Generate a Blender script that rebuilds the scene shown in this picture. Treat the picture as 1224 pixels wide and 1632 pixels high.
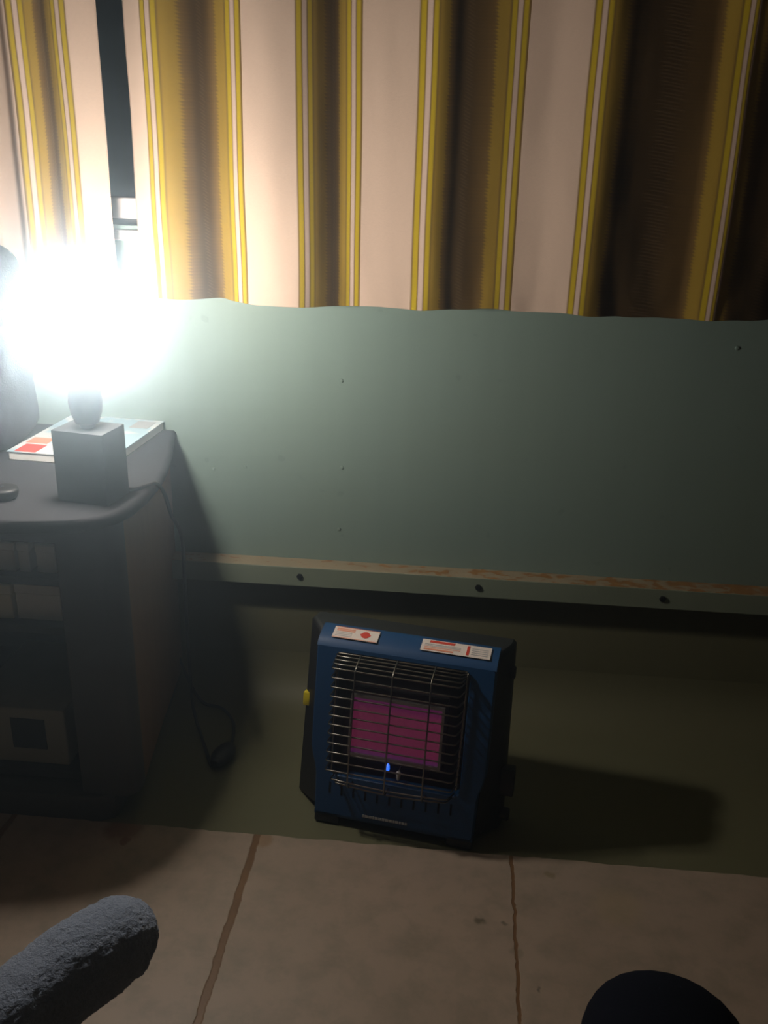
import bpy, bmesh, math, random
from mathutils import Vector, Matrix, noise
random.seed(7)
PI = math.pi
for o in list(bpy.data.objects):
    bpy.data.objects.remove(o)
S = bpy.context.scene
COL = S.collection

# ------------------------------------------------------------------ camera
cam_d = bpy.data.cameras.new('camera')
cam = bpy.data.objects.new('camera', cam_d)
COL.objects.link(cam)
S.camera = cam
cam_d.sensor_fit = 'VERTICAL'
cam_d.sensor_height = 32.64
cam_d.lens = 1481.0 * 32.64 / 1632.0
cam_d.clip_start = 0.02
_p, _y, _r = math.radians(21.40), math.radians(4.86), math.radians(1.42)
_f = Vector((-math.sin(_y) * math.cos(_p), math.cos(_y) * math.cos(_p), -math.sin(_p)))
_r0 = _f.cross(Vector((0, 0, 1))).normalized()
_u0 = _r0.cross(_f)
_rt = math.cos(_r) * _r0 + math.sin(_r) * _u0
_up = -math.sin(_r) * _r0 + math.cos(_r) * _u0
cam.matrix_world = Matrix(((_rt.x, _up.x, -_f.x, 0), (_rt.y, _up.y, -_f.y, 0), (_rt.z, _up.z, -_f.z, 1.2), (0, 0, 0, 1)))

# ------------------------------------------------------------------ world, exposure
S.view_settings.view_transform = 'Standard'
S.view_settings.look = 'None'
S.view_settings.exposure = 0.0
S.view_settings.gamma = 1.0
S.view_settings.use_curve_mapping = False
GLARE_HAZE_DENSITY, GLARE_HAZE_G = 0.128, 0.936  # haze added to the room to imitate lens glare around the bulb
BULB_STRENGTH = 485.0
W = bpy.data.worlds.new('night')
S.world = W
W.use_nodes = True
wn = W.node_tree
wn.nodes.clear()
wo = wn.nodes.new('ShaderNodeOutputWorld')
wb = wn.nodes.new('ShaderNodeBackground')
wb.inputs['Color'].default_value = (0.045, 0.036, 0.052, 1)
wb.inputs['Strength'].default_value = 1.0
wn.links.new(wb.outputs[0], wo.inputs['Surface'])
if GLARE_HAZE_DENSITY > 0:
    wv = wn.nodes.new('ShaderNodeVolumeScatter')
    wv.inputs['Color'].default_value = (0.68, 0.86, 1.0, 1)
    wv.inputs['Density'].default_value = GLARE_HAZE_DENSITY
    wv.inputs['Anisotropy'].default_value = GLARE_HAZE_G
    wn.links.new(wv.outputs[0], wo.inputs['Volume'])
S.cycles.volume_bounces = 0


# ------------------------------------------------------------------ materials
class NT:
    def __init__(self, name):
        self.m = bpy.data.materials.new(name)
        self.m.use_nodes = True
        self.t = self.m.node_tree
        self.t.nodes.clear()
        self.out = self.t.nodes.new('ShaderNodeOutputMaterial')
        self.b = self.t.nodes.new('ShaderNodeBsdfPrincipled')
        self.t.links.new(self.b.outputs[0], self.out.inputs['Surface'])

    def n(self, typ, **kw):
        nd = self.t.nodes.new(typ)
        for k, v in kw.items():
            setattr(nd, k, v)
        return nd

    def l(self, a, b):
        self.t.links.new(a, b)

    def set(self, inp, v):
        if hasattr(v, 'is_output') or isinstance(v, bpy.types.NodeSocket):
            self.l(v, inp)
        elif isinstance(v, (tuple, list)) and len(v) == 3 and inp.type == 'RGBA':
            inp.default_value = (*v, 1)
        else:
            inp.default_value = v

    def math(self, op, a, b=None, c=None, clamp=False):
        nd = self.n('ShaderNodeMath', operation=op, use_clamp=clamp)
        self.set(nd.inputs[0], a)
        if b is not None:
            self.set(nd.inputs[1], b)
        if c is not None:
            self.set(nd.inputs[2], c)
        return nd.outputs[0]

    def mix(self, fac, a, b, mode='MIX'):
        nd = self.n('ShaderNodeMix', data_type='RGBA', blend_type=mode)
        self.set(nd.inputs[0], fac)
        self.set(nd.inputs[6], a)
        self.set(nd.inputs[7], b)
        return nd.outputs[2]

    def obj(self):
        return self.n('ShaderNodeTexCoord').outputs['Object']

    def mapping(self, vec, scale):
        nd = self.n('ShaderNodeMapping')
        self.l(vec, nd.inputs['Vector'])
        nd.inputs['Scale'].default_value = scale
        return nd.outputs[0]

    def noise(self, vec, scale, detail=4, rough=0.55):
        nd = self.n('ShaderNodeTexNoise')
        self.l(vec, nd.inputs['Vector'])
        nd.inputs['Scale'].default_value = scale
        nd.inputs['Detail'].default_value = detail
        nd.inputs['Roughness'].default_value = rough
        return nd.outputs['Fac']

    def ramp(self, fac, stops, interp='LINEAR'):
        nd = self.n('ShaderNodeValToRGB')
        cr = nd.color_ramp
        cr.interpolation = interp
        while len(cr.elements) > 1:
            cr.elements.remove(cr.elements[-1])
        for i, (p, c) in enumerate(stops):
            e = cr.elements[0] if i == 0 else cr.elements.new(p)
            e.position = p
            e.color = (*c, 1) if len(c) == 3 else c
        self.set(nd.inputs[0], fac)
        return nd.outputs[0]

    def bump(self, h, strength=0.3, dist=0.01):
        nd = self.n('ShaderNodeBump')
        self.l(h, nd.inputs['Height'])
        nd.inputs['Strength'].default_value = strength
        nd.inputs['Distance'].default_value = dist
        self.l(nd.outputs[0], self.b.inputs['Normal'])

    def base(self, c):
        self.set(self.b.inputs['Base Color'], c)
        return self


def simple(name, col, rough=0.6, metal=0.0, var=0.0, vscale=20, bump=0.0, bscale=60, spec=0.5, sheen=0.0):
    k = NT(name)
    k.b.inputs['Roughness'].default_value = rough
    k.b.inputs['Metallic'].default_value = metal
    k.b.inputs['Specular IOR Level'].default_value = spec
    if sheen:
        k.b.inputs['Sheen Weight'].default_value = sheen
    if var or bump:
        o = k.obj()
    if var:
        f = k.noise(o, vscale)
        k.base(k.mix(f, tuple(c * (1 - var) for c in col), tuple(min(1, c * (1 + var)) for c in col)))
    else:
        k.base(col)
    if bump:
        k.bump(k.noise(o, bscale, 3), bump, 0.002)
    return k.m


def emit(name, col, strength):
    k = NT(name)
    k.base((0.8, 0.8, 0.8))
    k.b.inputs['Emission Color'].default_value = (*col, 1)
    k.b.inputs['Emission Strength'].default_value = strength
    return k.m


def mat_wall(name, col, spots=()):
    k = NT(name)
    o = k.obj()
    streak = k.noise(k.mapping(o, (9, 9, 0.35)), 3.0, 4)
    cloud = k.noise(o, 2.2, 4)
    fine = k.noise(o, 90, 2)
    c = k.mix(streak, tuple(v * 0.93 for v in col), tuple(v * 1.06 for v in col))
    c = k.mix(k.ramp(cloud, [(0.35, (0, 0, 0)), (0.7, (0.25, 0.25, 0.25))]), c, (col[0] * 0.95, col[1] * 0.86, col[2] * 0.72))
    speck = k.ramp(k.noise(o, 34, 1), [(0.74, (0, 0, 0)), (0.80, (0.35, 0.35, 0.35))])
    c = k.mix(speck, c, tuple(v * 0.55 for v in col))
    k.base(c)
    k.b.inputs['Roughness'].default_value = 0.55
    k.b.inputs['Specular IOR Level'].default_value = 0.3
    k.bump(fine, 0.12, 0.001)
    return k.m


WALL = (0.202, 0.276, 0.242)
M = {}
M['wall'] = mat_wall('green_wall_paint', WALL)
M['strip'] = mat_wall('olive_floor_paint', (0.142, 0.140, 0.078))
M['dim_wall'] = simple('room_paint', (0.12, 0.13, 0.11), 0.8, var=0.1, vscale=2)
M['ceiling'] = simple('ceiling_paint', (0.50, 0.46, 0.41), 0.9, var=0.08, vscale=2)


def mat_tile():
    k = NT('beige_floor_tile')
    o = k.obj()
    sp = k.n('ShaderNodeSeparateXYZ')
    k.l(o, sp.inputs[0])
    x, y = sp.outputs[0], sp.outputs[1]
    wob = k.math('MULTIPLY', k.math('SUBTRACT', k.noise(o, 26, 3), 0.5), 0.009)
    wob2 = k.math('MULTIPLY', k.math('SUBTRACT', k.noise(o, 70, 2), 0.5), 0.006)
    w = k.math('ADD', wob, wob2)
    # distance to the nearest grout line in x (lines at -0.812, -0.338, 0.133 ...)
    t = k.math('DIVIDE', k.math('ADD', k.math('ADD', x, 0.338), w), 0.4715)
    dx = k.math('MULTIPLY', k.math('ABSOLUTE', k.math('SUBTRACT', t, k.math('ROUND', t))), 0.4715)
    ty = k.math('DIVIDE', k.math('ADD', k.math('SUBTRACT', y, 1.372), w), 0.4715)
    dy = k.math('MULTIPLY', k.math('ABSOLUTE', k.math('SUBTRACT', ty, k.math('ROUND', ty))), 0.4715)
    mr = k.n('ShaderNodeMapRange')
    k.l(x, mr.inputs[0])
    for i, v in ((1, -0.30), (2, 0.0), (3, 0.0072), (4, 0.0034)):
        mr.inputs[i].default_value = v
    gx = k.math('SUBTRACT', 1.0, k.math('SMOOTH_MIN', k.math('DIVIDE', dx, mr.outputs[0]), 1.3, 0.3), clamp=True)
    gx = k.math('MULTIPLY', gx, 3.0, clamp=True)
    # the row joint along the painted margin is only dirty, the others are grouted
    far = k.math('LESS_THAN', y, 1.3)
    gy = k.math('MULTIPLY', k.math('LESS_THAN', dy, 0.004), far)
    g = k.math('MAXIMUM', gx, gy)
    mot = k.noise(o, 5.5, 6, 0.62)
    mot2 = k.noise(o, 17, 6, 0.7)
    tile = k.mix(mot, (0.35, 0.270, 0.205), (0.44, 0.345, 0.265))
    tile = k.mix(k.ramp(mot2, [(0.34, (0.9, 0.9, 0.9)), (0.56, (0, 0, 0))]), tile, (0.285, 0.232, 0.172))
    # worn stains with a shape of their own: (x, y, radius, ring?)
    nz = k.n('ShaderNodeTexNoise')
    k.l(o, nz.inputs['Vector'])
    nz.inputs['Scale'].default_value = 45
    nz.inputs['Detail'].default_value = 3
    off = k.n('ShaderNodeVectorMath', operation='MULTIPLY_ADD')
    k.l(nz.outputs['Color'], off.inputs[0])
    off.inputs[1].default_value = (0.028, 0.028, 0)
    k.l(o, off.inputs[2])
    for (sx, sy, r, col, amt) in ((-0.59, 1.362, 0.045, (0.20, 0.095, 0.04), 0.8), (-0.575, 1.325, 0.012, (0.2, 0.09, 0.035), 0.85),
                                  (0.075, 1.212, 0.011, (0.10, 0.085, 0.05), 0.7), (0.115, 1.21, 0.008, (0.10, 0.085, 0.05), 0.7),
                                  (0.165, 1.085, 0.006, (0.05, 0.04, 0.03), 0.8), (0.20, 1.33, 0.010, (0.2, 0.15, 0.05), 0.5),
                                  (-0.325, 1.355, 0.022, (0.30, 0.17, 0.07), 0.6), (0.135, 1.15, 0.012, (0.2, 0.16, 0.10), 0.5),
                                  (0.31, 1.27, 0.05, (0.40, 0.31, 0.19), 0.45)):
        d = k.n('ShaderNodeVectorMath', operation='DISTANCE')
        k.l(off.outputs[0], d.inputs[0])
        d.inputs[1].default_value = (sx + 0.014, sy + 0.014, 0.004)
        s = k.math('MULTIPLY', k.math('SUBTRACT', 1.0, k.math('DIVIDE', d.outputs['Value'], r)), 2.5, clamp=True)
        tile = k.mix(k.math('MULTIPLY', s, amt), tile, col)
    grout = k.mix(k.noise(o, 40, 4), (0.13, 0.065, 0.028), (0.26, 0.14, 0.06))
    k.base(k.mix(g, tile, grout))
    k.b.inputs['Roughness'].default_value = 0.5
    h = k.math('SUBTRACT', k.math('MULTIPLY', mot2, 0.15), g)
    k.bump(h, 0.45, 0.003)
    return k.m


M['tile'] = mat_tile()


def mat_rail_top():
    k = NT('worn_cream_paint')
    o = k.obj()
    f = k.noise(k.mapping(o, (1, 1.6, 1.6)), 34, 4, 0.6)
    big = k.noise(o, 6.0, 2)
    fx = k.math('ADD', f, k.math('MULTIPLY', k.math('SUBTRACT', big, 0.5), 0.35))
    sp = k.n('ShaderNodeSeparateXYZ')
    k.l(o, sp.inputs[0])
    right = k.n('ShaderNodeMapRange')
    k.l(sp.outputs[0], right.inputs[0])
    for i, v in ((1, -0.5), (2, 0.5), (3, -0.07), (4, 0.09)):
        right.inputs[i].default_value = v
    fx = k.math('ADD', fx, right.outputs[0])
    rust = k.ramp(fx, [(0.535, (0, 0, 0)), (0.595, (0.95, 0.95, 0.95))])
    base = k.mix(k.noise(o, 12, 3), (0.26, 0.22, 0.14), (0.34, 0.27, 0.175))
    k.base(k.mix(rust, base, k.mix(k.noise(o, 60, 3), (0.17, 0.07, 0.02), (0.36, 0.19, 0.05))))
    k.b.inputs['Roughness'].default_value = 0.7
    return k.m


M['rail_top'] = mat_rail_top()
M['rail_front'] = simple('rail_green_paint', (0.20, 0.24, 0.175), 0.6, var=0.12, vscale=14)


def mat_curtain():
    k = NT('striped_curtain_cloth')
    uv = k.n('ShaderNodeUVMap')
    sp = k.n('ShaderNodeSeparateXYZ')
    k.l(uv.outputs[0], sp.inputs[0])
    u, v = sp.outputs[0], sp.outputs[1]
    saw = k.math('FRACT', k.math('MULTIPLY', v, 170.0))
    n1 = k.n('ShaderNodeTexWhiteNoise', noise_dimensions='1D')
    k.l(k.math('FLOOR', k.math('MULTIPLY', v, 170.0)), n1.inputs['W'])
    jag = k.math('MULTIPLY', k.math('SUBTRACT', k.math('ADD', saw, k.math('MULTIPLY', n1.outputs[0], 0.4)), 0.7), 0.022)
    fu = k.math('FRACT', u)
    inb = k.math('MULTIPLY', k.math('GREATER_THAN', fu, 0.54), k.math('LESS_THAN', fu, 0.85))
    pu = k.math('ADD', fu, k.math('MULTIPLY', jag, inb))
    WH, YE, BR, GO, DK = (0.62, 0.465, 0.365), (0.46, 0.335, 0.012), (0.18, 0.105, 0.028), (0.34, 0.22, 0.028), (0.095, 0.054, 0.016)
    LI = (0.58, 0.44, 0.36)
    T = lambda a, b: [(a + (b - a) * q, c_) for q, c_ in ((.04, BR), (.11, YE), (.29, YE), (.35, BR), (.40, LI), (.58, LI), (.64, BR), (.70, YE), (.86, YE), (.94, BR))]
    stops = [(0.0, WH), (0.374, WH)] + T(0.38, 0.50) + [(0.505, GO), (0.585, GO), (0.60, BR), (0.655, DK), (0.685, DK), (0.692, (0.17, 0.11, 0.05)), (0.70, DK), (0.785, BR), (0.80, GO), (0.875, GO)] + T(0.885, 0.998)
    c = k.ramp(pu, stops)
    wv = k.noise(k.mapping(uv.outputs[0], (40, 700, 1)), 1.0, 2)
    c = k.mix(k.math('MULTIPLY', wv, 0.22), c, (0.10, 0.07, 0.04))
    k.base(c)
    k.b.inputs['Roughness'].default_value = 0.9
    k.b.inputs['Specular IOR Level'].default_value = 0.15
    tr = k.n('ShaderNodeBsdfTranslucent')
    k.l(c, tr.inputs[0])
    ms = k.n('ShaderNodeMixShader')
    ms.inputs[0].default_value = 0.12
    k.l(k.b.outputs[0], ms.inputs[1])
    k.l(tr.outputs[0], ms.inputs[2])
    k.l(ms.outputs[0], k.out.inputs['Surface'])
    k.bump(wv, 0.12, 0.001)
    return k.m


M['curtain'] = mat_curtain()
M['black'] = simple('black_plastic', (0.012, 0.012, 0.013), 0.5)
M['matt_black'] = simple('matt_black', (0.006, 0.006, 0.006), 0.85, spec=0.15)
M['blue'] = simple('blue_enamel', (0.0008, 0.050, 0.155), 0.5, var=0.06, vscale=8)
M['wire'] = simple('chromed_wire', (0.22, 0.21, 0.18), 0.32, 1.0)
M['steel'] = simple('burner_steel', (0.30, 0.28, 0.27), 0.45, 0.8)
M['silver'] = simple('silver_print', (0.55, 0.58, 0.60), 0.4, 0.3)
M['yellow'] = simple('yellow_plastic', (0.62, 0.50, 0.01), 0.5)
M['ceramic'] = simple('white_ceramic', (0.7, 0.66, 0.6), 0.5)
M['flame'] = emit('pilot_flame', (0.01, 0.16, 1.0), 1.3)
M['paper'] = simple('sticker_paper', (0.74, 0.66, 0.60), 0.6)
M['paper_grey'] = simple('sticker_grey', (0.42, 0.42, 0.43), 0.6)
M['red'] = simple('red_print', (0.62, 0.05, 0.025), 0.6)
M['orange'] = simple('orange_print', (0.75, 0.28, 0.16), 0.6)
M['cab_dark'] = simple('slate_laminate', (0.085, 0.088, 0.098), 0.55, var=0.10, vscale=30)
M['cab_top'] = simple('slate_laminate_top', (0.036, 0.036, 0.042), 0.75, var=0.08, vscale=30, spec=0.3)
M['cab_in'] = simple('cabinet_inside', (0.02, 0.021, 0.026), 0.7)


def mat_wood():
    k = NT('brown_wood_side')
    o = k.obj()
    g = k.noise(k.mapping(o, (12, 12, 1.2)), 5, 5)
    k.base(k.mix(g, (0.20, 0.105, 0.055), (0.29, 0.16, 0.085)))
    k.b.inputs['Roughness'].default_value = 0.6
    return k.m


M['wood'] = mat_wood()
M['block'] = simple('dark_painted_wood', (0.040, 0.045, 0.050), 0.6, var=0.15, vscale=20)
M['socket'] = simple('lamp_socket_black', (0.03, 0.03, 0.033), 0.5)
M['pages'] = simple('white_pages', (0.72, 0.70, 0.66), 0.8)


def mat_cover():
    k = NT('printed_cover')
    o = k.obj()
    c = k.mix(k.ramp(k.noise(o, 14, 2), [(0.45, (0, 0, 0)), (0.52, (1, 1, 1))]), (0.66, 0.68, 0.68), (0.40, 0.55, 0.62))
    k.base(c)
    k.b.inputs['Roughness'].default_value = 0.45
    return k.m


M['cover'] = mat_cover()
M['bag'] = simple('dark_bag_cloth', (0.010, 0.011, 0.020), 0.9, var=0.2, vscale=12, bump=0.3, bscale=300)
M['card'] = simple('pale_card', (0.78, 0.76, 0.70), 0.8, var=0.1, vscale=25)
M['cream'] = simple('cream_card', (0.80, 0.74, 0.50), 0.8, var=0.08, vscale=25)
M['carton'] = simple('grey_carton', (0.36, 0.36, 0.30), 0.8, var=0.12, vscale=20)
M['frame'] = simple('window_paint', (0.62, 0.55, 0.53), 0.5, var=0.06, vscale=20)
M['gasket'] = simple('window_gasket', (0.02, 0.02, 0.02), 0.6)
M['trouser'] = simple('dark_navy_cloth', (0.005, 0.006, 0.011), 1.0, var=0.2, vscale=30, spec=0.05, bump=0.3, bscale=250)


def mat_glass():
    k = NT('window_glass')
    k.base((0.9, 0.93, 0.95))
    k.b.inputs['Transmission Weight'].default_value = 1.0
    k.b.inputs['Roughness'].default_value = 0.02
    k.b.inputs['IOR'].default_value = 1.45
    return k.m


M['glass'] = mat_glass()


def mat_sock():
    k = NT('fuzzy_grey_blue_sock')
    o = k.obj()
    n1 = k.noise(o, 260, 3, 0.7)
    n2 = k.noise(o, 60, 2)
    k.base(k.mix(n1, (0.12, 0.155, 0.23), (0.40, 0.47, 0.60)))
    k.b.inputs['Roughness'].default_value = 1.0
    k.b.inputs['Specular IOR Level'].default_value = 0.05
    k.b.inputs['Sheen Weight'].default_value = 0.3
    k.bump(k.math('ADD', n1, k.math('MULTIPLY', n2, 0.7)), 0.9, 0.006)
    return k.m


M['sock'] = mat_sock()


def mat_burner():
    k = NT('glowing_ceramic_plaque')
    o = k.obj()
    vo = k.n('ShaderNodeTexVoronoi')
    k.l(o, vo.inputs['Vector'])
    vo.inputs['Scale'].default_value = 380
    sp = k.n('ShaderNodeSeparateXYZ')
    k.l(o, sp.inputs[0])
    cell = k.ramp(vo.outputs['Distance'], [(0.1, (0.55, 0.55, 0.55)), (0.55, (1, 1, 1))])
    pat = k.noise(o, 30, 3)
    col = k.mix(pat, (0.150, 0.010, 0.060), (0.120, 0.016, 0.040))
    # the gas burns hotter in the middle: violet rim, redder centre
    rim = k.ramp(k.math('DIVIDE', k.math('ADD', sp.outputs[2], 0.0), 0.3), [(0.43, (0.6, 0.6, 0.6)), (0.47, (0, 0, 0)), (0.70, (0, 0, 0)), (0.80, (0.55, 0.55, 0.55))])
    col = k.mix(rim, col, (0.055, 0.012, 0.105))
    col = k.mix(1.0, col, cell, 'MULTIPLY')
    k.base((0.05, 0.03, 0.03))
    k.l(col, k.b.inputs['Emission Color'])
    k.b.inputs['Emission Strength'].default_value = 0.55
    k.b.inputs['Roughness'].default_value = 0.9
    return k.m


M['burner'] = mat_burner()
M['bulb'] = emit('lit_bulb_glass', (1.0, 0.965, 0.90), BULB_STRENGTH)


# ------------------------------------------------------------------ geometry helpers
class G:
    """collects shapes and links them as ONE mesh object"""

    def __init__(self):
        self.v, self.f, self.mi = [], [], []

    def add(self, verts, faces, mi=0):
        n = len(self.v)
        self.v += [tuple(p) for p in verts]
        self.f += [tuple(i + n for i in f) for f in faces]
        self.mi += [mi] * len(faces)
        return self

    def box(self, x0, x1, y0, y1, z0, z1, mi=0, bev=0.0, mat=None):
        bm = bmesh.new()
        bmesh.ops.create_cube(bm, size=1)
        for v in bm.verts:
            v.co = Vector(((x0 + x1) / 2 + v.co.x * (x1 - x0), (y0 + y1) / 2 + v.co.y * (y1 - y0), (z0 + z1) / 2 + v.co.z * (z1 - z0)))
        if bev:
            bmesh.ops.bevel(bm, geom=bm.edges[:], offset=bev, segments=2, affect='EDGES', profile=0.5)
        if mat:
            bm.transform(mat)
        return self.bm(bm, mi)

    def bm(self, bm, mi=0):
        bm.verts.index_update()
        self.add([v.co.copy() for v in bm.verts], [[v.index for v in f.verts] for f in bm.faces], mi)
        bm.free()
        return self

    def tube(self, pts, r, seg=8, mi=0, caps=True):
        pts = [Vector(p) for p in pts]
        rs = r if isinstance(r, (list, tuple)) else [r] * len(pts)
        rings, up = [], None
        for i, p in enumerate(pts):
            t = (pts[min(i + 1, len(pts) - 1)] - pts[max(i - 1, 0)]).normalized()
            if up is None:
                up = t.orthogonal().normalized()
            up = (up - t * up.dot(t)).normalized()
            b = t.cross(up)
            rings.append([p + rs[i] * (math.cos(2 * PI * j / seg) * up + math.sin(2 * PI * j / seg) * b) for j in range(seg)])
        self.loft(rings, mi, caps)
        return self

    def loft(self, rings, mi=0, caps=True, closed=True):
        k = len(rings[0])
        vs = [p for r in rings for p in r]
        fs = []
        for i in range(len(rings) - 1):
            for j in range(k if closed else k - 1):
                a, b = i * k + j, i * k + (j + 1) % k
                fs.append((a, b, b + k, a + k))
        if caps and closed:
            fs.append(tuple(reversed(range(k))))
            fs.append(tuple((len(rings) - 1) * k + j for j in range(k)))
        self.add(vs, fs, mi)
        return self

    def lathe(self, prof, c=(0, 0, 0), seg=28, mi=0):
        rings = [[(c[0] + r * math.cos(2 * PI * j / seg), c[1] + r * math.sin(2 * PI * j / seg), c[2] + z) for j in range(seg)] for r, z in prof]
        return self.loft(rings, mi)

    def prism(self, outline, z0, z1, mi=0, rnd=0.0):
        if rnd:
            c = Vector((sum(p[0] for p in outline) / len(outline), sum(p[1] for p in outline) / len(outline)))
            rings = []
            for t in range(7):
                a = PI * t / 6
                ins = rnd * (1 - math.sin(a))
                z = (z0 + z1) / 2 - math.cos(a) * (z1 - z0) / 2
                rings.append([(p[0] + (c.x - p[0]) / max((c - Vector(p)).length, 1e-6) * ins, p[1] + (c.y - p[1]) / max((c - Vector(p)).length, 1e-6) * ins, z) for p in outline])
            return self.loft(rings, mi)
        return self.loft([[(p[0], p[1], z0) for p in outline], [(p[0], p[1], z1) for p in outline]], mi)

    def build(self, name, mats, parent=None, smooth=None):
        me = bpy.data.meshes.new(name)
        me.from_pydata(self.v, [], self.f)
        for m in (mats if isinstance(mats, (list, tuple)) else [mats]):
            me.materials.append(m)
        for p, mi in zip(me.polygons, self.mi):
            p.material_index = mi
        bm = bmesh.new()
        bm.from_mesh(me)
        bmesh.ops.recalc_face_normals(bm, faces=bm.faces[:])
        if smooth:
            for f in bm.faces:
                f.smooth = True
            for e in bm.edges:
                if len(e.link_faces) == 2 and e.calc_face_angle(0) > math.radians(smooth):
                    e.smooth = False
        bm.to_mesh(me)
        bm.free()
        o = bpy.data.objects.new(name, me)
        COL.objects.link(o)
        if parent:
            o.parent = parent
        return o


def tag(o, label, cat=None, group=None):
    o['label'] = label
    if cat:
        o['category'] = cat
    if group:
        o['group'] = group
    return o


def thing(name, label, cat, loc=(0, 0, 0), rot=(0, 0, 0), group=None):
    o = bpy.data.objects.new(name, None)
    o.empty_display_size = 0.05
    COL.objects.link(o)
    o.location = loc
    o.rotation_euler = rot
    return tag(o, label, cat, group)


def struct(o, label=None):
    o['kind'] = 'structure'
    if label:
        o['label'] = label
    return o


def spline(pts, n=12):
    pts = [Vector(p) for p in pts]
    out = []
    for i in range(len(pts) - 1):
        p0, p1, p2, p3 = pts[max(i - 1, 0)], pts[i], pts[i + 1], pts[min(i + 2, len(pts) - 1)]
        for j in range(n):
            t = j / n
            out.append(0.5 * ((2 * p1) + (p2 - p0) * t + (2 * p0 - 5 * p1 + 4 * p2 - p3) * t * t + (3 * p1 - p0 - 3 * p2 + p3) * t ** 3))
    out.append(pts[-1])
    return out


# ------------------------------------------------------------------ the room
YW = 1.862
XL, XR, YB, ZC = -1.95, 2.05, -1.7, 2.35
WX0, WX1, WZ0, WZ1 = -1.15, 1.15, 1.045, 1.98        # window opening
g = G()
g.box(XL, XR, YW, YW + .10, -.02, .32, 1)
g.box(XL, XR, YW, YW + .10, .32, WZ0)
g.box(XL, WX0, YW, YW + .10, WZ0, WZ1)
g.box(WX1, XR, YW, YW + .10, WZ0, WZ1)
g.box(XL, XR, YW, YW + .10, WZ1, ZC)
wall_back = struct(g.build('wall_back', [M['wall'], M['strip']]), 'pale green painted wall below the striped curtains')
g = G()
for (x, z) in ((-.253, .752), (-.251, .564), (-.256, .422), (-.531, .546), (-.461, .554), (.525, .852)):
    g = G()
    g.lathe([(.0001, 0), (.0042, 0), (.0036, .0016), (.0001, .0022)], seg=12)
    o = g.build('nail_head', M['wall'], wall_back, 40)
    o.location = (x, YW, z)
    o.rotation_euler = (PI / 2, 0, 0)
struct(G().box(XL - .1, XL, YB, YW + .1, -.02, ZC).build('wall_left', M['dim_wall']))
struct(G().box(XR, XR + .1, YB, YW + .1, -.02, ZC).build('wall_right', M['dim_wall']))
struct(G().box(XL - .1, XR + .1, YB - .1, YB, -.02, ZC).build('wall_front', M['dim_wall']))
struct(G().box(XL - .1, XR + .1, YB - .1, YW + .1, ZC, ZC + .1).build('ceiling', M['ceiling']))

# tiled floor slab with a slightly chipped edge against the painted margin
g = G()
n = 260
ed = []
for i in range(n + 1):
    x = XL + (XR - XL) * i / n
    ed.append((x, 1.3715 + .0035 * noise.noise((x * 18, 3, 0)) + .0022 * noise.noise((x * 60, 9, 0))))
outl = ed + [(XR, YB), (XL, YB)]
g.loft([[(p[0], p[1], -.02) for p in outl], [(p[0], p[1], 0.0) for p in outl]])
struct(g.build('floor', M['tile']), 'beige floor tiles with brown grout lines')
# painted margin between the tiles and the wall, coved up into the wall foot
g = G()
prof = [(1.36, -.004), (1.5, -.003), (1.68, -.002), (1.752, -.001)]
for t in range(1, 9):
    a = PI / 2 * t / 8
    prof.append((1.752 + .109 * math.sin(a), -.001 + .109 * (1 - math.cos(a))))
bot = [(YW - .0005, -.02), (1.36, -.02)]
full = prof + bot
g.loft([[(XL, y, z) for y, z in full], [(XR, y, z) for y, z in full]])
struct(g.build('trim_2', M['strip'], None, 40), 'olive painted floor margin between the tiles and the wall')

# rail along the wall with a worn, rusty top and dark bolt holes
g = G()
g.box(XL, XR, 1.814, YW, .300, .3465, 0, .002)
rail = g.build('trim_1', [M['rail_front'], M['rail_top']])
for p in rail.data.polygons:
    if p.normal.z > 0.5:
        p.material_index = 1
struct(rail, 'green wooden wall rail with a worn rusty top')
for x in (-.723, -.335, .053, .442, .83):
    g = G()
    g.lathe([(.0001, 0), (.0072, 0), (.0072, .003), (.0052, .0045), (.0001, .0045)], seg=6)
    o = g.build('bolt', M['matt_black'], rail)
    o.location = (x, 1.8145, .3245)
    o.rotation_euler = (PI / 2, 0, 0)
    o['label'] = 'small black bolt head'

# window behind the curtains
win = struct(bpy.data.objects.new('window_1', None), 'dark night window behind the gap of the curtains')
COL.objects.link(win)
win.location = (0, YW, WZ0)
g = G()
for (a, b, c, d) in ((WX0, WX1, .012, .052), (WX0, WX1, WZ1 - WZ0 - .04, WZ1 - WZ0), (WX0, WX0 + .045, .052, WZ1 - WZ0 - .04), (WX1 - .045, WX1, .052, WZ1 - WZ0 - .04), (-.03, .03, .052, WZ1 - WZ0 - .04)):
    g.box(a, b, .012, .07, c, d, 0, .003)
struct(g.build('window_frame', M['frame'], win))
struct(G().box(WX0, WX1, .02, .08, 0, .012).build('gasket', M['gasket'], win))
for a, b in ((WX0 + .045, -.03), (.03, WX1 - .045)):
    struct(G().box(a, b, .044, .048, .052, WZ1 - WZ0 - .04).build('pane', M['glass'], win))
struct(G().box(WX0 - .02, WX1 + .02, -.008, .012, -.028, -.008, 0, .003).build('window_sill', M['frame'], win))


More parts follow.
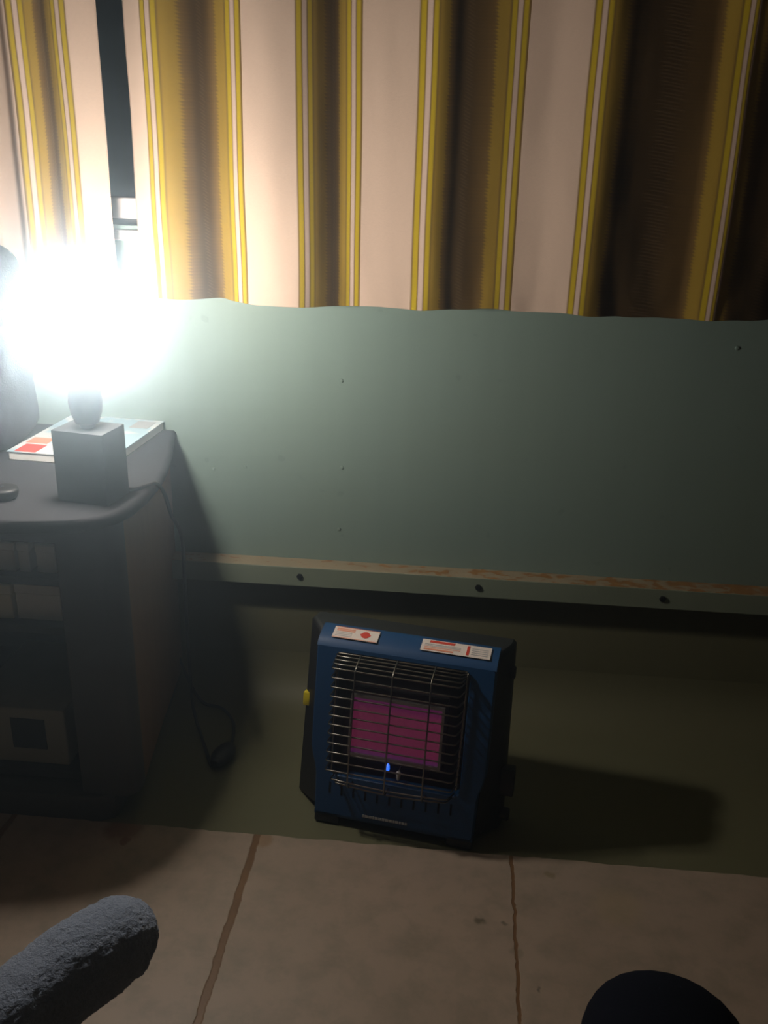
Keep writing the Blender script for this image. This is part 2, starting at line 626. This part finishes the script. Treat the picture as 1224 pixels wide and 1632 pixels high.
# ------------------------------------------------------------------ curtains
def curtain_nodes(nodes):
    """nodes: (x, depth towards the room, pattern coordinate); smooth folds between them"""
    n = len(nodes)
    xs = [a[0] for a in nodes]

    def slopes(j):
        d = [(nodes[i + 1][j] - nodes[i][j]) / (xs[i + 1] - xs[i]) for i in range(n - 1)]
        m = [d[0]] + [0 if d[i - 1] * d[i] <= 0 else 2 * d[i - 1] * d[i] / (d[i - 1] + d[i]) for i in range(1, n - 1)] + [d[-1]]
        return m
    md, mu = slopes(1), slopes(2)
    out = []
    for i in range(n - 1):
        h = xs[i + 1] - xs[i]
        k = max(3, int(h / .0035))
        for s in range(k):
            t = s / k
            h00, h10, h01, h11 = 2 * t ** 3 - 3 * t * t + 1, t ** 3 - 2 * t * t + t, -2 * t ** 3 + 3 * t * t, t ** 3 - t * t
            out.append((xs[i] + h * t,
                        h00 * nodes[i][1] + h10 * h * md[i] + h01 * nodes[i + 1][1] + h11 * h * md[i + 1],
                        h00 * nodes[i][2] + h10 * h * mu[i] + h01 * nodes[i + 1][2] + h11 * h * mu[i + 1]))
    out.append(nodes[-1])
    return out


YC = 1.795


def make_curtain(name, nodes, label, ztop=2.023, zbot=.915):
    cols = curtain_nodes(nodes)
    rows = 70
    vs, uvs, fs = [], [], []
    for r in range(rows + 1):
        t = (r / rows) ** 1.6
        for (x, d, u) in cols:
            zb = zbot + .003 * math.sin(x * 9 + 1.0) + .004 * noise.noise((x * 14, 1, 0)) + .012 * max(0, x)
            z = zb + (ztop - zb) * t
            low = math.exp(-(z - zb) / .06)
            ru = .0035 * noise.noise((x * 26, z * 9, 4)) * (0.25 + low) + .004 * noise.noise((x * 6, z * 5, 8))
            vs.append((x + .003 * noise.noise((x * 5, z * 3, 1)) * (1 - low * .5), YC - d - ru, z))
            uvs.append((u, z))
    k = len(cols)
    for r in range(rows):
        for j in range(k - 1):
            fs.append((r * k + j, r * k + j + 1, (r + 1) * k + j + 1, (r + 1) * k + j))
    me = bpy.data.meshes.new(name)
    me.from_pydata(vs, [], fs)
    uvl = me.uv_layers.new(name='UVMap')
    for lp in me.loops:
        uvl.data[lp.index].uv = uvs[lp.vertex_index]
    for p in me.polygons:
        p.use_smooth = True
    me.materials.append(M['curtain'])
    o = bpy.data.objects.new(name, me)
    COL.objects.link(o)
    so = o.modifiers.new('thickness', 'SOLIDIFY')
    so.thickness = .0012
    so.offset = 0
    return tag(o, label, 'curtain', 'striped curtains over the window')


def cx(px):
    # metres along the curtain rod for each fold, counted from the dark gap
    tab = ((231, -.6339), (400, -.4224), (655, -.1117), (903, .1811), (1135, .4471), (1224, .5472), (1600, .97))
    for (a, xa), (b, xb) in zip(tab, tab[1:]):
        if px <= b:
            return xa + (xb - xa) * (px - a) / (b - a)


F = [(231, .005, .06), (258, .018, .38), (283, .016, .5), (320, -.010, .64), (347, -.035, .76), (372, -.004, .88), (400, .016, 1.0), (440, .024, 1.19), (480, .020, 1.38),
     (505, .008, 1.5), (526, -.012, 1.64), (545, -.022, 1.86), (573, -.018, 2.0), (612, -.008, 2.18), (655, .006, 2.38), (686, .020, 2.5), (706, .014, 2.62), (722, .006, 2.67),
     (765, -.001, 2.78), (786, -.001, 2.88), (816, .002, 3.0), (850, .006, 3.15), (903, .026, 3.38), (932, .036, 3.5), (954, .030, 3.60), (970, .0235, 3.64), (986, .019, 3.66),
     (1050, .010, 3.71), (1080, .011, 3.74), (1094, .016, 3.80), (1111, .024, 3.88), (1135, .031, 4.0), (1139, .029, 4.52), (1155, .025, 4.60), (1175, .019, 4.65), (1224, .010, 4.72),
     (1260, .0, 4.79), (1300, .02, 4.9), (1350, .03, 5.2), (1400, .0, 5.5), (1450, -.03, 5.8), (1520, .03, 6.3), (1580, -.02, 6.8)]
right_curtain = make_curtain('curtain', [(cx(a), d, u) for a, d, u in F], 'wide cream, gold and brown striped curtain right of the dark gap')
FL = [(-.6835, .004, .17), (-.7346, .016, .38), (-.7645, .010, .5), (-.7898, -.006, .69), (-.8141, .004, .88), (-.8476, .012, 1.0), (-.88, -.02, 1.12), (-.92, -.03, 1.3), (-.97, .01, 1.5),
      (-1.03, .02, 1.9), (-1.08, -.02, 2.1), (-1.14, .02, 2.5), (-1.2, 0, 2.9)]
left_curtain = make_curtain('curtain', list(reversed(FL)), 'narrow striped curtain behind the glaring lamp, left of the dark gap')
rod = thing('curtain_rod', 'metal rod above the window carrying the striped curtains', 'curtain rod', (0, YC, 2.035))
G().tube([(-1.3, 0, 0), (1.35, 0, 0)], .011, 12).build('pole', M['steel'], rod, 40)
for x in (-1.27, 1.32):
    G().tube([(x, 0, 0), (x, YW - YC, 0)], .007, 10).build('bracket', M['steel'], rod, 40)

# ------------------------------------------------------------------ cabinet
cab = thing('tv_cabinet', 'low slate grey cabinet with rounded top, open shelves and brown wooden side', 'cabinet')
half = [(-.9700, 1.298), (-.85, 1.300), (-.74, 1.311), (-.66, 1.324), (-.60, 1.341), (-.568, 1.366), (-.549, 1.405), (-.541, 1.46), (-.541, 1.53), (-.548, 1.60), (-.563, 1.68), (-.582, 1.755), (-.604, 1.84), (-.606, 1.858)]
half = [tuple(p[:2]) for p in spline([(x, y, 0) for x, y in half], 4)]
outline = half + [(-1.94 - x, y) for x, y in reversed(half[1:])]
G().prism(outline, .606, .631, 0, .010).build('top', M['cab_top'], cab, 35)


def mirror_x(x):
    return -1.94 - x


for s in (0, 1):
    X = (lambda x: x) if s == 0 else mirror_x
    # rounded front pillar
    pil = [(-.675, 1.385), (-.60, 1.383), (-.583, 1.388), (-.572, 1.400), (-.569, 1.418), (-.5715, 1.435), (-.66, 1.435), (-.675, 1.42)]
    G().prism([(X(x), y) for x, y in pil], .052, .606).build('pillar', M['cab_dark'], cab, 40)
    sd = [(-.5725, 1.435), (-.598, 1.62), (-.625, 1.858), (-.643, 1.858), (-.616, 1.62), (-.59, 1.435)]
    o = G().prism([(X(x), y) for x, y in sd], .052, .606).build('side_panel', M['wood'], cab, 40)
    o['label'] = 'brown wood-grain side panel'
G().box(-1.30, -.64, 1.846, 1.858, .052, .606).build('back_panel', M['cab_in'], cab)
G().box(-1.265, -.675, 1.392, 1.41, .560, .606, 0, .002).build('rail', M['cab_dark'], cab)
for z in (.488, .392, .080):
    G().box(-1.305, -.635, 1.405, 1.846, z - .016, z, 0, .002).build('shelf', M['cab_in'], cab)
pl = [(-.97, 1.368), (-.70, 1.370), (-.64, 1.374), (-.616, 1.388), (-.610, 1.41), (-.622, 1.62), (-.632, 1.858)]
pl = pl + [(mirror_x(x), y) for x, y in reversed(pl[1:])]
G().prism(pl, -.003, .052, 0, .003).build('plinth', M['cab_dark'], cab, 40)

# things on the shelves
for nm, x0, x1, y0, y1, z0, z1, m, lab in (
        ('card_box', -.830, -.770, 1.425, 1.56, .488, .543, 'card', 'widest pale card box on the top shelf of the grey cabinet'),
        ('card_box', -.764, -.744, 1.425, 1.56, .488, .543, 'card', 'thin upright pale card box beside the wider one on the top shelf'),
        ('card_box', -.731, -.697, 1.425, 1.56, .488, .542, 'card', 'small square pale card box next to the cabinet pillar on the top shelf'),
        ('card_box', -.850, -.787, 1.425, 1.56, .392, .460, 'cream', 'cream card box on the second shelf of the grey cabinet'),
        ('card_box', -.780, -.697, 1.428, 1.60, .392, .464, 'card', 'wide pale grey box on the second shelf, nearest the pillar')):
    o = thing(nm, lab, 'box', ((x0 + x1) / 2, y0, z0), group='card boxes on the cabinet shelves')
    w = (x1 - x0) / 2
    G().box(-w, w, 0, y1 - y0, 0, (z1 - z0) * .72, 0, .0015).build('box_body', M[m], o)
    G().box(-w - .001, w + .001, -.001, y1 - y0, (z1 - z0) * .72 + .0005, z1 - z0, 0, .0015).build('lid', M[m], o)
cart = thing('carton', 'grey carton with a dark square window on the bottom shelf of the cabinet', 'box', (-.80, 1.425, .080))
G().box(-.105, .085, 0, .25, 0, .122, 0, .003).build('carton_body', M['carton'], cart)
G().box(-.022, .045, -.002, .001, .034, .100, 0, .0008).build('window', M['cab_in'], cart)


def superell(g, c, r, e1=.5, e2=.5, nu=40, nv=22, fn=None):
    sg = lambda v, e: math.copysign(abs(v) ** e, v)
    rings = []
    for i in range(1, nv):
        a = -PI / 2 + PI * i / nv
        ring = []
        for j in range(nu):
            b = 2 * PI * j / nu
            p = Vector((c[0] + r[0] * sg(math.cos(a), e1) * sg(math.cos(b), e2), c[1] + r[1] * sg(math.cos(a), e1) * sg(math.sin(b), e2), c[2] + r[2] * sg(math.sin(a), e1)))
            ring.append(fn(p) if fn else p)
        rings.append(ring)
    return g.loft(rings)


# dark soft bag at the left edge
bag = thing('bag', 'dark soft padded bag standing on the cabinet beside the glaring lamp', 'bag', (-1.008, 1.685, .631))


def soft(p):
    q = .010 * noise.noise(p * 9) + .006 * noise.noise(p * 22)
    return p + Vector((q, q, 0)) * (1 if p.z > .01 else 0)


superell(G(), (0, 0, .130), (.172, .085, .130), .38, .55, fn=soft).build('bag_body', M['bag'], bag, 60)
superell(G(), (-.012, 0, .325), (.180, .078, .072), .55, .55, fn=soft).build('top_flap', M['bag'], bag, 60)
superell(G(), (-.01, .01, .255), (.165, .07, .06), .6, .6, fn=soft).build('neck_gusset', M['bag'], bag, 60)
G().tube(spline([(-.05, 0, .392), (-.035, 0, .412), (0, 0, .418), (.03, 0, .412), (.045, 0, .386)]), .007, 8).build('handle', M['bag'], bag, 40)

# thick magazine lying under and behind the lamp block
mag = thing('magazine', 'thick white magazine with red printed corner lying behind the lamp block', 'magazine', (-.735, 1.735, .6312), (0, 0, -.07))
G().box(-.110, .095, -.135, .125, 0, .017, 0, .002).build('pages', M['pages'], mag)
cv = G().box(-.112, .097, -.137, .127, .0172, .0185, 0).build('cover', M['cover'], mag)
G().box(-.098, -.055, -.134, -.088, .0187, .0191).build('red_print', M['red'], cv)
G().box(-.104, -.060, -.080, -.045, .0187, .0191).build('orange_print', M['orange'], cv)
G().box(.045, .085, .062, .112, .0187, .0191).build('grey_print', M['paper_grey'], cv)

wal = thing('pouch', 'small dark object lying on the front edge of the cabinet top', 'pouch', (-.795, 1.405, .6312), (0, 0, .35))
superell(G(), (0, 0, .0105), (.052, .026, .0105), .5, .6).build('pouch_body', M['black'], wal, 60)
G().box(-.030, .030, -.004, .004, .0195, .0225, 0, .001).build('clip', M['black'], wal)

# ------------------------------------------------------------------ block lamp with its cord
lamp = thing('table_lamp', 'bare lit bulb on a dark wooden block standing on the grey cabinet', 'lamp', (-.622, 1.443, .6312), (0, 0, -.16))
G().box(-.047, .047, -.036, .036, 0, .124, 0, .0015).build('base_block', M['block'], lamp, 40)
G().lathe([(.012, .124), (.012, .130), (.0195, .133), (.0255, .150), (.0275, .168), (.0255, .186), (.0205, .196), (.0195, .212), (.0175, .214)], seg=32).build('socket', M['socket'], lamp, 40)
neck = G().lathe([(.0150, .210), (.0155, .214), (.0155, .221), (.0142, .222), (.0155, .224), (.0155, .228), (.0175, .232)], seg=32).build('bulb_base', M['ceramic'], lamp, 40)
G().lathe([(.0165, .231), (.0185, .236), (.0225, .250), (.0262, .264), (.0280, .2715), (.0270, .2725)], seg=32).build('bulb_body', M['ceramic'], lamp, 40)['label'] = 'white lower body of the bulb'
prof = [(.0279, .2722)] + [(.0365 * math.sin(PI * a / 180), .2965 + .0365 * math.cos(PI * a / 180)) for a in range(125, 4, -10)] + [(.0008, .333)]
G().lathe(prof, seg=32).build('bulb', M['bulb'], lamp, 60)['label'] = 'glaring lit globe of the bulb'
inv = Matrix.Translation(lamp.location) @ Matrix.Rotation(-.16, 4, 'Z')
inv = inv.inverted()
cordpts = [(-.580, 1.470, .640), (-.565, 1.480, .6345), (-.547, 1.500, .636), (-.536, 1.515, .634), (-.5285, 1.530, .610), (-.5245, 1.550, .56), (-.524, 1.600, .491), (-.544, 1.66, .324), (-.557, 1.70, .121), (-.553, 1.70, .035),
           (-.530, 1.665, .003), (-.500, 1.605, .001), (-.478, 1.560, .003), (-.466, 1.556, .012)]
cord = G().tube([inv @ Vector(p) for p in spline(cordpts, 10)], .0036, 8).build('cord', M['black'], lamp, 60)
tail = [(-.452, 1.615, .012), (-.456, 1.655, .006), (-.472, 1.72, .002), (-.510, 1.768, .003), (-.555, 1.775, .01), (-.590, 1.80, .04), (-.637, 1.85, .10)]
G().tube([inv @ Vector(p) for p in spline(tail, 10)], .0036, 8).build('cord', M['black'], lamp, 60)
g = G()
rings = []
for i in range(13):
    t = i / 12
    c = Vector((-.467, 1.552, .0125)).lerp(Vector((-.452, 1.622, .0125)), t)
    r = .004 + .0185 * math.sin(PI * (0.06 + .88 * t)) ** .6
    ax = Vector((.015, .07, 0)).normalized()
    sd = Vector((ax.y, -ax.x, 0))
    rings.append([inv @ (c + sd * r * math.cos(2 * PI * j / 20) + Vector((0, 0, 1)) * r * .68 * math.sin(2 * PI * j / 20)) for j in range(20)])
g.loft(rings)
sw = g.build('cord_switch', M['black'], lamp, 60)
sw['label'] = 'black oval in-line switch'

# ------------------------------------------------------------------ gas heater
LEAN, YAW = .2028, .1611
ht = thing('gas_heater', 'blue portable gas heater with wire grille and glowing burner on the floor margin', 'heater', (-.0908, 1.3995, .0185), (-LEAN, 0, -YAW))


def w_at(z):
    # half width of the blue front: full above, stepping in towards the foot
    if z > .14:
        return .1665
    if z > .075:
        t = (z - .075) / .065
        return .154 + .0125 * t * t * (3 - 2 * t)
    return .152 + .002 * z / .075


# front: ring between the outline and the rounded grille opening
ZT, ZB = .332, .004
ox0, ox1, oz0, oz1, orad = -.1285, .1205, .083, .3235, .012
inner, outer = [], []
per = 30
ic = ((ox0 + ox1) / 2, (oz0 + oz1) / 2)


def rr(x0, x1, z0, z1, r, n):
    pts = []
    for cxx, czz, a0 in ((x1 - r, z1 - r, 0), (x0 + r, z1 - r, PI / 2), (x0 + r, z0 + r, PI), (x1 - r, z0 + r, 3 * PI / 2)):
        for i in range(n):
            a = a0 + PI / 2 * i / (n - 1)
            pts.append((cxx + r * math.cos(a), czz + r * math.sin(a)))
    return pts


def dens(pts, step=.006):
    out = []
    for i in range(len(pts)):
        a, b = Vector(pts[i]), Vector(pts[(i + 1) % len(pts)])
        k = max(1, int((b - a).length / step))
        for j in range(k):
            out.append(tuple(a.lerp(b, j / k)))
    return out


inner = dens(rr(ox0, ox1, oz0, oz1, orad, 6))
outer = []
for (x, z) in inner:
    # push each point out onto the outline
    fx = (x - ic[0]) / ((ox1 - ox0) / 2)
    fz = (z - ic[1]) / ((oz1 - oz0) / 2)
    if abs(fx) >= abs(fz):
        zz = ic[1] + (fz / abs(fx)) * (ZT - ic[1] if fz > 0 else ic[1] - ZB)
        outer.append((math.copysign(w_at(zz), fx), zz))
    else:
        zz = ZT if fz > 0 else ZB
        outer.append((fx / abs(fz) * w_at(zz), zz))
g = G()
g.loft([[(x, .030, z) for x, z in inner], [(x, .002, z) for x, z in inner], [(x - (x - ic[0]) * .0 + .0, 0, z) for x, z in [(ic[0] + (p[0] - ic[0]) * 1.012, ic[1] + (p[1] - ic[1]) * 1.012) for p in inner]],
        [(x * .985, 0, z if z < .3 else z) for x, z in outer], [(x, .004, z) for x, z in outer], [(x, .024, z) for x, z in outer]], 0, caps=False)
# rolled bevel over the top, carrying the stickers
bev = [(0.0, .3315), (.0035, .3385), (.010, .3455), (.022, .3525), (.036, .3590), (.044, .3615), (.050, .3605), (.050, .345)]
rings = []
for (y, z) in bev:
    hw = .1665
    rings.append([(-hw + 2 * hw * i / 24, y, z) for i in range(25)])
g.loft(rings, 0, caps=False, closed=False)
for s in (-1, 1):      # closed cheeks of the bevel
    g.add([(s * .1665, y, z) for y, z in bev] + [(s * .1665, .024, .3315)], [tuple(range(len(bev) + 1))])
g.box(-.152, .152, .003, .024, -.002, .006)
front = g.build('front_panel', M['blue'], ht, 35)
# badge line and vent slots in the foot of the panel
bd = G()
random.seed(3)
x = -.057
while x < .028:
    w = random.choice((.0035, .005, .0062))
    bd.box(x, min(x + w, .029), -.0009, .0005, .0095, .0142)
    x += w + .0012
bd.build('badge', M['silver'], ht)
for i in range(11):
    x = -.124 + i * .0232
    G().box(x - .0017, x + .0017, -.0007, .002, .046 - .004 * math.sin(PI * i / 10), .068 - .010 * math.sin(PI * i / 10)).build('vent_slot', M['matt_black'], ht)

# black casing flaring behind the front
cs = [(.022, .1655, .154, .008, .334), (.045, .178, .178, .000, .352), (.078, .203, .209, -.004, .361), (.112, .204, .212, .004, .361), (.122, .196, .205, .012, .352)]
rings = []
for (y, wt, wb_, z0, z1) in cs:
    pts = []
    for i in range(48):
        a = 2 * PI * i / 48 + PI / 4
        sx, sz = math.cos(a), math.sin(a)
        e = .13
        ux = math.copysign(abs(sx) ** e, sx) / (0.5 ** (e / 2)) * .985
        uz = math.copysign(abs(sz) ** e, sz) / (0.5 ** (e / 2)) * .985
        ux, uz = max(-1, min(1, ux)), max(-1, min(1, uz))
        t = (uz + 1) / 2
        hw = wb_ + (wt - wb_) * t
        pts.append((ux * (hw if ux < 0 else hw - .016 * min(1, (y - .02) / .05)), y, z0 + (z1 - z0) * t))
    rings.append(pts)
G().loft(rings, 0, caps=False).build('casing', M['black'], ht, 35)
bk = G()
bk.add(rings[-1], [tuple(range(48))])
bk.build('back_plate', M['black'], ht)
# the dark fire box behind the grille
g = G()
g.loft([[(x, .028, z) for x, z in inner], [(x * .97, .070, .203 + (z - .203) * .97) for x, z in inner]], 0, caps=False)
g.add([(x * .97, .070, .203 + (z - .203) * .97) for x, z in inner], [tuple(range(len(inner)))])
g.build('fire_box', M['matt_black'], ht, 40)
# burner plaque in its steel frame
bx0, bx1, bz0, bz1 = -.0935, .0745, .1265, .2365
fr = G()
for (a, b, c, d) in ((bx0 - .005, bx1 + .005, bz1, bz1 + .006), (bx0 - .005, bx1 + .005, bz0 - .006, bz0), (bx0 - .005, bx0, bz0, bz1), (bx1, bx1 + .005, bz0, bz1)):
    fr.box(a, b, .013, .060, c, d)
brn = fr.build('burner_frame', M['steel'], ht)
G().box(bx0, bx1, .019, .030, bz0, bz1).build('burner_plaque', M['burner'], brn)['label'] = 'glowing purple-red ceramic plaque'
sh = G()
sh.add([(-.095, .060, .300), (.085, .060, .300), (.085, .014, .262), (-.095, .014, .262), (-.095, .060, .297), (.085, .060, .297), (.085, .014, .259), (-.095, .014, .259)],
       [(0, 1, 2, 3), (4, 7, 6, 5), (0, 3, 7, 4), (1, 5, 6, 2), (2, 6, 7, 3), (0, 4, 5, 1)])
sh.build('reflector', M['matt_black'], ht)
# pilot flame and ceramic igniter
G().lathe([(.0004, -.007), (.0030, -.004), (.0036, .000), (.0030, .005), (.0016, .0085), (.0003, .011)], (-.018, .0125, .109), 16).build('pilot_flame', M['flame'], ht, 60)['label'] = 'small bright blue pilot flame'
ig = G()
ig.lathe([(.0012, -.010), (.0035, -.006), (.0050, .004), (.0042, .007), (.0018, .009)], (.003, .0125, .098), 14)
ig.build('igniter', M['ceramic'], ht, 50)['label'] = 'white ceramic igniter tip'
G().tube([(.003, .0125, .105), (.004, .03, .115), (.004, .06, .118)], .0012, 6).build('igniter_lead', M['steel'], ht)

# wire grille: frame rods with every bar a piece of its own
D = -.036
gx0, gx1 = -.1235, .1065
g = G()
g.tube(spline([(.1175, .001, .316), (.1175, -.006, .312), (.1165, -.0065, .21), (.1145, -.006, .108), (.1145, .001, .104)], 6), .0021, 8)
grille = g.build('grille', M['wire'], ht, 50)


def bar(pts, r=.00155):
    G().tube(pts, r, 7).build('bar', M['wire'], grille, 60)


def crossbar(z, d, x0=gx0, x1=gx1, zb=None, sag=0.0):
    zb = z if zb is None else zb
    mid = [(x0 + (x1 - x0) * i / 8, d, z - sag * math.sin(PI * i / 8)) for i in range(9)]
    bar([(x0 - .004, .003, zb), (x0 - .0025, d + .005, z)] + [(x0, d + .001, z)] + mid + [(x1 + .004, d + .004, z), (x1 + .009, .000, zb), (x1 + .010, .004, zb)])


for i in range(12):
    crossbar(.108 + .01785 * i, D)
for z, d in ((.3105, -.0285), (.3155, -.0195), (.3195, -.0105), (.3225, -.002)):
    crossbar(z, d)
crossbar(.091, D + .001, -.112, .101, .088, .004)
crossbar(.081, D + .010, -.106, .098, .080, .006)
for x in (-.081, -.0118, .0585):
    bar([(x, .003, .3240), (x, -.002, .3238), (x, -.0195, .3170), (x, -.0290, .3118), (x, D - .0025, .3035), (x, D - .003, .200), (x, D - .003, .086), (x, D + .008, .0765), (x, .002, .074)], .0016)
bar([(-.1265, .002, .318), (-.1255, .000, .2), (-.1235, .002, .09)], .0016)

# warning stickers on the bevel
a = math.atan2(.0590 - .0455 + 0, .036 - .010)
for x0, x1, kind in ((-.1425, -.0565, 0), (.0245, .1515, 1)):
    o = G()
    P = lambda x, s, h: (x, .0085 + s * .0275 - h * .42, .3462 + s * .0137 + h * .9)

    def plate(x0, x1, s0, s1, h, mi, g_=None):
        (g_ or o).add([P(x0, s0, h), P(x1, s0, h), P(x1, s1, h), P(x0, s1, h), P(x0, s0, h - .0007), P(x1, s0, h - .0007), P(x1, s1, h - .0007), P(x0, s1, h - .0007)],
                      [(0, 1, 2, 3), (7, 6, 5, 4), (0, 4, 5, 1), (1, 5, 6, 2), (2, 6, 7, 3), (3, 7, 4, 0)], mi)
    plate(x0, x1, 0.02, .98, .0022, 0)
    st = o.build('sticker', [M['paper']], ht)
    pr = G()
    if kind == 0:
        st['label'] = 'short white warning sticker with a red symbol'
        for s in (.80, .66):
            plate(x0 + .005, x0 + .040, s - .05, s + .04, .0027, 1, pr)
        for s in (.48, .34, .20):
            plate(x0 + .005, x0 + .036, s - .02, s + .02, .0027, 0, pr)
        cxs = x0 + .061
        pr.add([P(cxs + .0085 * math.cos(2 * PI * i / 16) * (1 if i % 4 else 1.25), .52 + .27 * math.sin(2 * PI * i / 16), .0027) for i in range(16)], [tuple(range(16))], 2)
        for (u0, u1, s0, s1) in ((x0 + .001, x1 - .001, .03, .07), (x0 + .001, x1 - .001, .93, .97)):
            plate(u0, u1, s0, s1, .0026, 1, pr)
    else:
        st['label'] = 'long white warning sticker with a red heading'
        plate(x0 + .014, x0 + .060, .74, .92, .0027, 2, pr)
        for s in (.60, .48, .36):
            plate(x0 + .006, x0 + .072, s - .025, s + .02, .0027, 1 if s < .4 else 0, pr)
        plate(x0 + .006, x0 + .060, .12, .24, .0027, 1, pr)
        plate(x0 + .083, x0 + .088, .12, .88, .0027, 2, pr)
        for s in (.72, .56, .40, .24):
            plate(x0 + .092, x1 - .005, s - .03, s + .025, .0027, 0, pr)
    pr.build('sticker_print', [M['paper_grey'], M['orange'], M['red']], st)

# yellow latch on the left, knob, valve block and feet
G().box(-.2090, -.1925, .066, .086, .181, .209, 0, .003).build('latch', M['yellow'], ht, 40)['label'] = 'yellow latch on the left side'
o = G().lathe([(.0001, 0), (.012, 0), (.012, .009), (.010, .011), (.0001, .011)], seg=20).build('knob', M['black'], ht, 40)
o.location = (.183, .085, .306)
o.rotation_euler = (0, PI / 2, 0)
G().box(.185, .2125, .068, .095, .068, .122, 0, .003).build('valve_block', M['black'], ht, 40)
o = G().lathe([(.0001, 0), (.011, 0), (.0125, .004), (.0125, .016), (.010, .019), (.0001, .019)], seg=20).build('control_knob', M['black'], ht, 40)
o.location = (.190, .080, .028)
o.rotation_euler = (0, PI / 2, 0)
for x in (-.128, .128):
    G().box(x - .024, x + .024, .003, .045, -.0175, .008, 0, .003).build('foot', M['black'], ht, 40)
for x in (-.165, .165):
    G().box(x - .016, x + .016, .095, .118, .0035, .02, 0, .002).build('foot', M['black'], ht, 40)


# ------------------------------------------------------------------ the seated person behind the camera
per_ = thing('person', 'person in dark trousers and fuzzy grey-blue sock, one knee raised, one leg stretched out', 'person', (0, 0, 0))


def skin(name, joints, edges, mat, root=0, sub=3):
    me = bpy.data.meshes.new(name)
    me.from_pydata([j[0] for j in joints], edges, [])
    o = bpy.data.objects.new(name, me)
    COL.objects.link(o)
    sk = o.modifiers.new('skin', 'SKIN')
    sk.use_smooth_shade = True
    sv = me.skin_vertices[0].data if me.skin_vertices else None
    if sv is None:
        bm = bmesh.new()
        bm.from_mesh(me)
        bm.verts.layers.skin.verify()
        bm.to_mesh(me)
        bm.free()
        sv = me.skin_vertices[0].data
    for i, j in enumerate(joints):
        r = j[1] if isinstance(j[1], tuple) else (j[1], j[1])
        sv[i].radius = r
        sv[i].use_root = (i == root)
    ss = o.modifiers.new('sub', 'SUBSURF')
    ss.levels = ss.render_levels = sub
    me.materials.append(mat)
    return o


J = [((-.02, -.02, .50), .135),                       # 0 pelvis
     ((.10, .06, .49), .105), ((.150, .32, .470), .088), ((.202, .545, .478), .083), ((.212, .628, .455), .082),   # right thigh to knee
     ((.206, .668, .385), .066), ((.205, .660, .26), .054), ((.205, .655, .10), .045),             # right shin
     ((-.16, .06, .48), .105), ((-.34, .26, .45), .085), ((-.50, .40, .42), .072),                  # left thigh to knee
     ((-.58, .48, .29), .055), ((-.65, .59, .165), .044),                                         # left shin
     ((-.02, -.12, .72), .13)]
E_ = [(0, 1), (1, 2), (2, 3), (3, 4), (4, 5), (5, 6), (6, 7), (0, 8), (8, 9), (9, 10), (10, 11), (11, 12), (0, 13)]
body = skin('trousers', J, E_, M['trouser'])
body.parent = per_


def foot(name, line, parent, seed=0):
    """line: (centre, half width, half thickness, width axis)"""
    rings = []
    cs_ = spline([l[0] for l in line], 16)
    n = len(cs_)
    for i, c in enumerate(cs_):
        t = i / (n - 1) * (len(line) - 1)
        k = min(int(t), len(line) - 2)
        f = t - k
        f = f * f * (3 - 2 * f)
        hw = line[k][1] * (1 - f) + line[k + 1][1] * f
        ht_ = line[k][2] * (1 - f) + line[k + 1][2] * f
        wa = (Vector(line[k][3]) * (1 - f) + Vector(line[k + 1][3]) * f)
        d = (cs_[min(i + 1, n - 1)] - cs_[max(i - 1, 0)]).normalized()
        wa = (wa - d * wa.dot(d)).normalized()
        th = d.cross(wa)
        ring = []
        for j in range(120):
            a = 2 * PI * j / 120
            ca, sa = math.cos(a), math.sin(a)
            p = c + wa * hw * math.copysign(abs(ca) ** .85, ca) + th * ht_ * math.copysign(abs(sa) ** .85, sa)
            q = .0022 * noise.noise(p * 190) + .0014 * noise.noise(p * 400) + .002 * noise.noise(p * 38)
            ring.append(p + (p - c).normalized() * q)
        rings.append(ring)
    g = G()
    g.loft(rings)
    return g.build(name, M['sock'], parent, 80)


WA = (.66, -.72, .0)
foot('sock', [((-.66, .60, .160), .050, .050, WA), ((-.60, .690, .172), .053, .053, WA), ((-.548, .755, .182), .053, .055, WA), ((-.500, .815, .192), .053, .058, WA),
              ((-.455, .872, .202), .053, .060, WA), ((-.425, .910, .202), .051, .058, WA), ((-.408, .930, .194), .046, .050, WA), ((-.398, .942, .186), .032, .034, WA), ((-.393, .948, .182), .006, .006, WA)], per_)
foot('sock', [((.205, .655, .12), .046, .046, (1, 0, 0)), ((.205, .66, .06), .046, .050, (1, 0, 0)), ((.206, .70, .040), .046, .040, (1, 0, 0)), ((.208, .78, .034), .048, .033, (1, 0, 0)),
              ((.21, .84, .028), .048, .026, (1, 0, 0)), ((.21, .88, .022), .034, .018, (1, 0, 0)), ((.21, .893, .02), .006, .005, (1, 0, 0))], per_)
